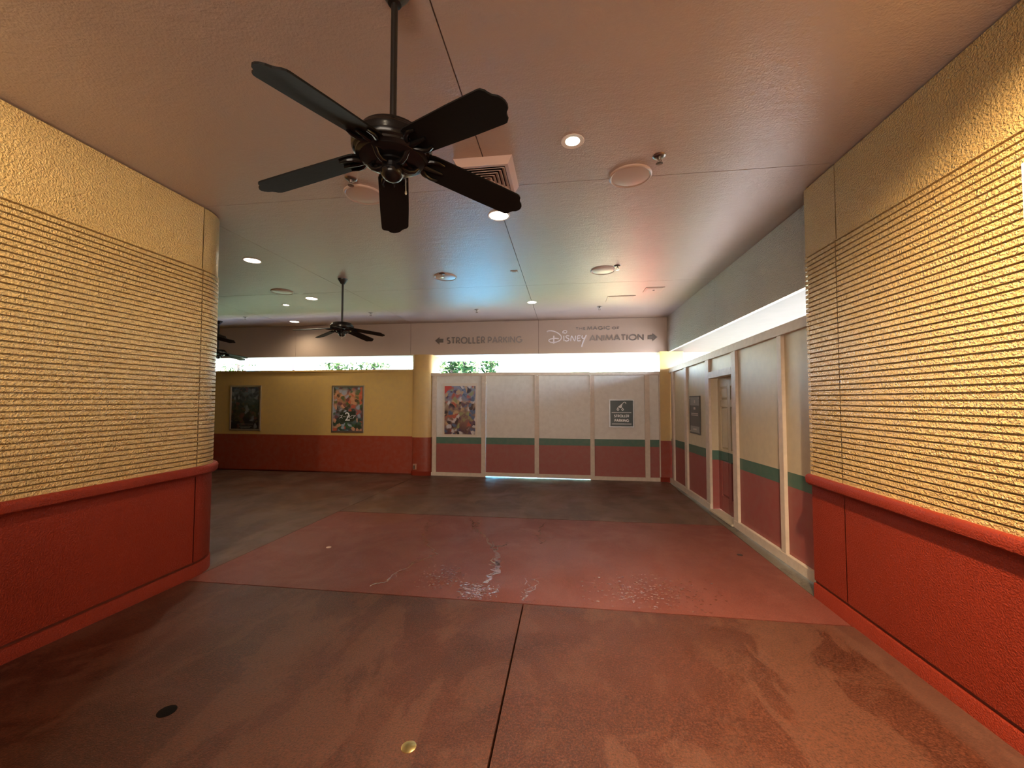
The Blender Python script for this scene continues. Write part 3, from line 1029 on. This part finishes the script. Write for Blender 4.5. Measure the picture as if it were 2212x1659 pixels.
m.build('sprinkler_head', 'sprinkler_metal', spr, True, True)
MB().lathe([(.002, -.062), (.026, -.061), (.026, -.057), (.002, -.057)], seg=20).build('deflector', 'chrome', spr, False, True)
first = True
for lab, x, y in (('large round ceiling speaker cover on the joint near the small downlight', .556, 3.445),
                  ('faint round ceiling speaker cover behind the near fan blades', -1.85, 3.445),
                  ('round ceiling speaker cover in the warm patch before the fascia', .555, 5.95),
                  ('round ceiling speaker cover lying in the blue patch of light', -1.836, 5.96),
                  ('faint round ceiling speaker cover left of the second fan rod', -4.95, 6.42)):
    c = spk if first else copy_tree(spk)
    first = False
    c.location = (x, y, ZC)
    c['label'] = lab
first = True
for lab, x, y in (('sprinkler head beside the large speaker cover', .736, 3.188),
                  ('sprinkler head just under the near fan blade, by the faint speaker cover', -1.828, 3.18),
                  ('sprinkler head beside the speaker cover in the warm patch', .743, 5.77),
                  ('sprinkler head beside the speaker cover in the blue patch', -1.837, 5.80),
                  ('distant sprinkler head above the white script lettering', .702, 8.30),
                  ('distant sprinkler head above the arrow and STROLLER PARKING letters', -1.845, 8.24),
                  ('distant sprinkler head right of the second fan rod', -4.22, 8.24),
                  ('faint distant sprinkler head nearest the rounded wall end', -7.32, 8.31)):
    c = spr if first else copy_tree(spr)
    first = False
    c.location = (x, y, ZC)
    c['label'] = lab

def plate(label, x0, x1, y0, y1, cat, dot=False):
    t = thing('access_panel' if x1 - x0 > .2 else 'ceiling_plate', label, cat, ((x0 + x1) / 2, (y0 + y1) / 2, ZC))
    MB().box(x0, x1, y0, y1, ZC - .010, ZC - .001).build('frame', 'speaker_paint', t, bevel=.003)
    MB().box(x0 + .025, x1 - .025, y0 + .025, y1 - .025, ZC - .014, ZC - .010).build('hatch' if x1 - x0 > .2 else 'cover', 'ceiling_paint', t, bevel=.002)
    if dot:
        MB().lathe([(.001, -.018), (.018, -.018), (.018, -.014)], c=((x0 + x1) / 2, (y0 + y1) / 2, ZC), seg=16, cap=False).build('lock', 'dark_iron', t)
plate('square ceiling access panel with a dark lock in the pink patch', 1.36, 1.67, 6.95, 7.25, 'access panel', True)
plate('larger ceiling access panel in the pale green patch', .78, 1.28, 7.45, 7.85, 'access panel')
plate('small plate on the ceiling next to the long joint', -.80, -.69, 5.80, 5.90, 'ceiling plate')

t = thing('air_vent', 'square boxed air vent with nested louvres on the ceiling', 'air vent', (-.64, 3.25, ZC))
vx0, vx1, vy0, vy1 = -.876, -.404, 3.02, 3.495
zl = ZC - .062
def sq(x0, x1, y0, y1, z):
    return [(x0, y0, z), (x1, y0, z), (x1, y1, z), (x0, y1, z)]
m = MB()
o_ = sq(vx0, vx1, vy0, vy1, ZC)
l_ = sq(vx0 + .035, vx1 - .035, vy0 + .015, vy1 - .015, zl)
i_ = sq(vx0 + .062, vx1 - .062, vy0 + .042, vy1 - .042, zl)
u_ = sq(vx0 + .062, vx1 - .062, vy0 + .042, vy1 - .042, ZC - .01)
for A, B in ((o_, l_), (l_, i_), (i_, u_)):
    for k in range(4):
        k2 = (k + 1) % 4
        m.face([A[k], A[k2], B[k2], B[k]])
m.build('vent_box', 'vent_paint', t)
m = MB()
m.face(sq(vx0 + .05, vx1 - .05, vy0 + .03, vy1 - .03, ZC - .008))
m.build('throat', 'vent_dark', t)
cx_, cy_ = (vx0 + vx1) / 2, (vy0 + vy1) / 2
for k in range(5):
    h1 = .168 - k * .032
    m = MB()
    A = sq(cx_ - h1, cx_ + h1, cy_ - h1 * 1.04, cy_ + h1 * 1.04, zl + .002)
    h2 = h1 - .026
    B = sq(cx_ - h2, cx_ + h2, cy_ - h2 * 1.04, cy_ + h2 * 1.04, zl + .024)
    for q in range(4):
        q2 = (q + 1) % 4
        m.face([A[q], A[q2], B[q2], B[q]])
    o = m.build('louvre', 'vent_paint', t)
    md = o.modifiers.new('thick', 'SOLIDIFY')
    md.thickness = .003

# ------------------------------------------------------------------ small things
t = thing('power_outlet', 'small power outlet low on the yellow and red column', 'outlet', (-3.60, YB - .075, .05))
MB().box(-3.645, -3.555, YB - .082, YB - .060, .03, .165).build('cover_plate', 'outlet_plate', t, bevel=.004)
MB().box(-3.625, -3.600, YB - .086, YB - .082, .045, .13).build('flap', 'dark_iron', t)

def disc(name, x, y, r, mat, label, cat, h=.006):
    m = MB()
    m.lathe([(r, -.004), (r, h * .6), (r * .9, h), (.001, h)], c=(x, y, slope(y)), seg=28)
    return tag(m.build(name, mat, smoothed=True), label, cat)
t_b = disc('floor_disc', -.752, 1.915, .036, 'brass', 'shiny brass disc set in the near concrete floor', 'floor disc', .003)
disc('floor_plug', -2.12, 1.955, .044, 'drain_black', 'dark round plug in the stained near left floor', 'floor plug', .004)
disc('gum_spot', -2.74, 4.43, .028, 'gum_pale', 'pale gum spot on the red floor band', 'gum spot', .004)
disc('dark_spot', 1.93, 4.86, .030, 'dark_iron', 'dark spot on the red floor band near the side hoarding', 'floor spot', .003)

# wet trickles on the red band
def trickle(name, pts, w0, label, jag=.04, branches=0, seedv=1):
    rnd = random.Random(seedv)
    m = MB()
    def ribbon(P, wa, wb):
        L, Rr = [], []
        n = len(P)
        for i, (x, y) in enumerate(P):
            d = Vector((P[min(i + 1, n - 1)][0] - P[max(i - 1, 0)][0], P[min(i + 1, n - 1)][1] - P[max(i - 1, 0)][1])).normalized()
            w_ = (wa + (wb - wa) * i / (n - 1)) * rnd.uniform(.35, 1.3)
            L.append((x - d.y * w_, y + d.x * w_))
            Rr.append((x + d.y * w_, y - d.x * w_))
        for i in range(n - 1):
            m.face([(q[0], q[1], slope(q[1]) + .0025) for q in (L[i], L[i + 1], Rr[i + 1], Rr[i])])
    P = []
    for (xa, ya), (xb, yb_) in zip(pts[:-1], pts[1:]):
        k = max(2, int(math.hypot(xb - xa, yb_ - ya) / .05))
        for i in range(k):
            u = i / k
            P.append((xa + (xb - xa) * u + rnd.uniform(-jag, jag), ya + (yb_ - ya) * u + rnd.uniform(-jag, jag) * .5))
    ribbon(P, w0, w0 * .45)
    for b in range(branches):
        x, y = P[rnd.randrange(len(P))]
        Q = [(x, y)]
        for i in range(rnd.randrange(4, 9)):
            x += rnd.uniform(-.06, .06)
            y += rnd.uniform(-.02, .07)
            Q.append((x, y))
        ribbon(Q, w0 * .5, w0 * .2)
    o = m.build(name, 'water_film')
    return tag(o, label, 'water', kind='stuff')
trickle('water_trickle', [(-.73, 3.74), (-.71, 3.9), (-.70, 4.15), (-.80, 4.6), (-1.05, 5.1), (-1.28, 5.5), (-1.40, 5.93)], .030, 'main wet trickle running across the red floor band', .035, 16, 3)
trickle('water_trickle', [(-.38, 3.45), (-.28, 3.75), (-.20, 3.9)], .010, 'short wet streak beside the main trickle', .03, 6, 5)
trickle('water_trickle', [(-1.75, 3.5), (-1.60, 3.95), (-1.45, 4.4), (-1.75, 4.9), (-1.9, 5.4), (-1.95, 5.8)], .010, 'thin broken wet streak left of the main trickle', .04, 8, 8)
trickle('water_trickle', [(-.30, 4.9), (-.35, 5.3), (-.30, 5.85)], .010, 'thin wet streak at the far edge of the red band', .03, 5, 11)

def puddles(name, x0, x1, y0, y1, n, label, seedv, s=1.0):
    rnd = random.Random(seedv)
    m = MB()
    for i in range(n):
        x = min(max(rnd.gauss((x0 + x1) / 2, (x1 - x0) / 4), x0), x1)
        y = min(max(rnd.gauss((y0 + y1) / 2, (y1 - y0) / 4), y0), y1)
        r = rnd.uniform(.003, .011) * s
        k = rnd.randrange(5, 9)
        ph = rnd.random() * 6
        tx, ty = rnd.gauss(0, .05), rnd.gauss(-.01, .05)
        P = []
        for a in range(k):
            ux, uy = r * rnd.uniform(.5, 1.4) * math.cos(ph + 6.283 * a / k) * 1.3, r * rnd.uniform(.5, 1.4) * math.sin(ph + 6.283 * a / k)
            P.append((x + ux, y + uy, slope(y) - .02 * uy + .0025 + ux * tx + uy * ty))
        m.face(P)
    return tag(m.build(name, 'water_film'), label, 'water', kind='stuff')
puddles('water_drops', .15, 1.35, 3.46, 4.15, 420, 'scattered wet glints on the red band toward the side hoarding', 21)
puddles('water_drops', -1.40, -.97, 3.55, 4.10, 170, 'scattered wet glints on the red band left of the main trickle', 22)
puddles('water_drops', -.95, -.60, 3.42, 3.72, 420, 'wet pool at the foot of the main trickle by the joint', 23, 1.2)

# ------------------------------------------------------------------ outside, through the gaps
plain('lawn', (.055, .085, .035), .8, nscale=2, var=.3)
m = MB()
m.box(-60, 60, 9.9, 13.2, -.5, -.16)
m.build('ground', 'pavement', kind='structure')
MB().box(-60, 60, 13.2, 90, -.5, -.16).build('ground.001', 'lawn', kind='structure')
concrete('pavement_grey', (.24, .225, .215), (.21, .195, .185), (.27, .255, .245), .1, .5, .8)
MB().box(2.76, 60, -20, 9.9, -.5, -.16).build('ground.002', 'pavement_grey', kind='structure')
def block(name, label, cat, x, y, sx, sy, h, mat):  # unseen blocks, sized and coloured for their reflections on the ceiling
    t = thing(name, label, cat, (x, y, -.16))
    MB().box(x - sx / 2, x + sx / 2, y - sy / 2, y + sy / 2, -.16, h - .06).build('body', mat, t, bevel=.02)
    MB().box(x - sx / 2 - .03, x + sx / 2 + .03, y - sy / 2 - .03, y + sy / 2 + .03, h - .06, h).build('lid', mat, t, bevel=.01)
block('reflect_block_blue', 'unseen blue box outside, shaped for the blue ceiling reflection', 'crate', -3.1, 14.2, 1.8, .8, 2.2, 'blue_wrap')
block('reflect_block_red', 'unseen red box outside, shaped for the red ceiling reflection', 'kiosk', 3.02, 14.4, 1.2, .9, 2.2, 'red_block')
block('reflect_block_yellow', 'unseen pale yellow planter outside behind the back hoarding', 'block', 1.55, 13.8, 1.3, .8, 1.7, 'yellow_block')
block('reflect_strip_teal', 'unseen teal strip outside, shaped for the teal ceiling reflection, beyond the planter', 'hoarding', 0.2, 17.5, 9.0, .3, 1.7, 'teal_strip')

def tree(label, x, y, h, seedv, spread=.9):
    rnd = random.Random(seedv)
    t = thing('tree', label, 'tree', (x, y, -.16), 'trees outside beyond the gap')
    tr = MB()
    tr.tube([(x, y, -.16), (x + rnd.uniform(-.1, .1), y, h * .4), (x + rnd.uniform(-.2, .2), y, h * .8)], [.13, .10, .05], 8)
    tr.build('trunk', 'bark', t, True)
    f = MB()
    for i in range(420):
        a, b = rnd.uniform(0, 6.283), rnd.uniform(-1, 1)
        rr = rnd.random() ** .4
        c = Vector((x + spread * rr * math.cos(a) * math.sqrt(1 - b * b), y + spread * rr * math.sin(a) * math.sqrt(1 - b * b), h * .72 + h * .34 * b * rr))
        d1 = Vector((rnd.uniform(-1, 1), rnd.uniform(-1, 1), rnd.uniform(-1, .3))).normalized() * .17
        d2 = d1.cross(Vector((rnd.uniform(-1, 1), rnd.uniform(-1, 1), rnd.uniform(-1, 1)))).normalized() * .045
        f.face([c - d1, c + d2, c + d1, c - d2])
    f.build('foliage', 'leaf', t)
for k, (lab, x, y, h, sp) in enumerate((
        ('slim green tree outside, seen through the gap nearest the yellow column', -5.2, 15.2, 4.2, .5),
        ('slim green tree outside, second from the yellow column in the gap', -4.55, 16.0, 4.4, .45),
        ('slim green tree outside, third from the yellow column in the gap', -3.8, 15.4, 4.2, .45),
        ('slim green tree outside, over the right edge of the poster bay', -3.05, 16.2, 4.4, .4),
        ('green tree outside, in the gap just above the orange poster', -8.0, 16.0, 4.3, .7),
        ('green tree outside, in the gap between the two framed posters', -10.2, 17.0, 4.5, .8),
        ('distant green tree outside, in the gap by the rounded wall end', -16.6, 18.5, 4.8, 1.2))):
    tree(lab, x, y, h, 40 + k, sp)
t = thing('hanging_banner', 'blue banner between posts outside, seen through the gap over the dark poster', 'banner', (-11.2, 14.2, -.16))
MB().box(-12.4, -10.4, 14.18, 14.21, 2.80, 3.02).build('cloth', 'blue_wrap', t)
for xx in (-12.45, -10.38):
    MB().box(xx - .03, xx + .03, 14.16, 14.22, -.16, 3.2).build('post', 'dark_iron', t)
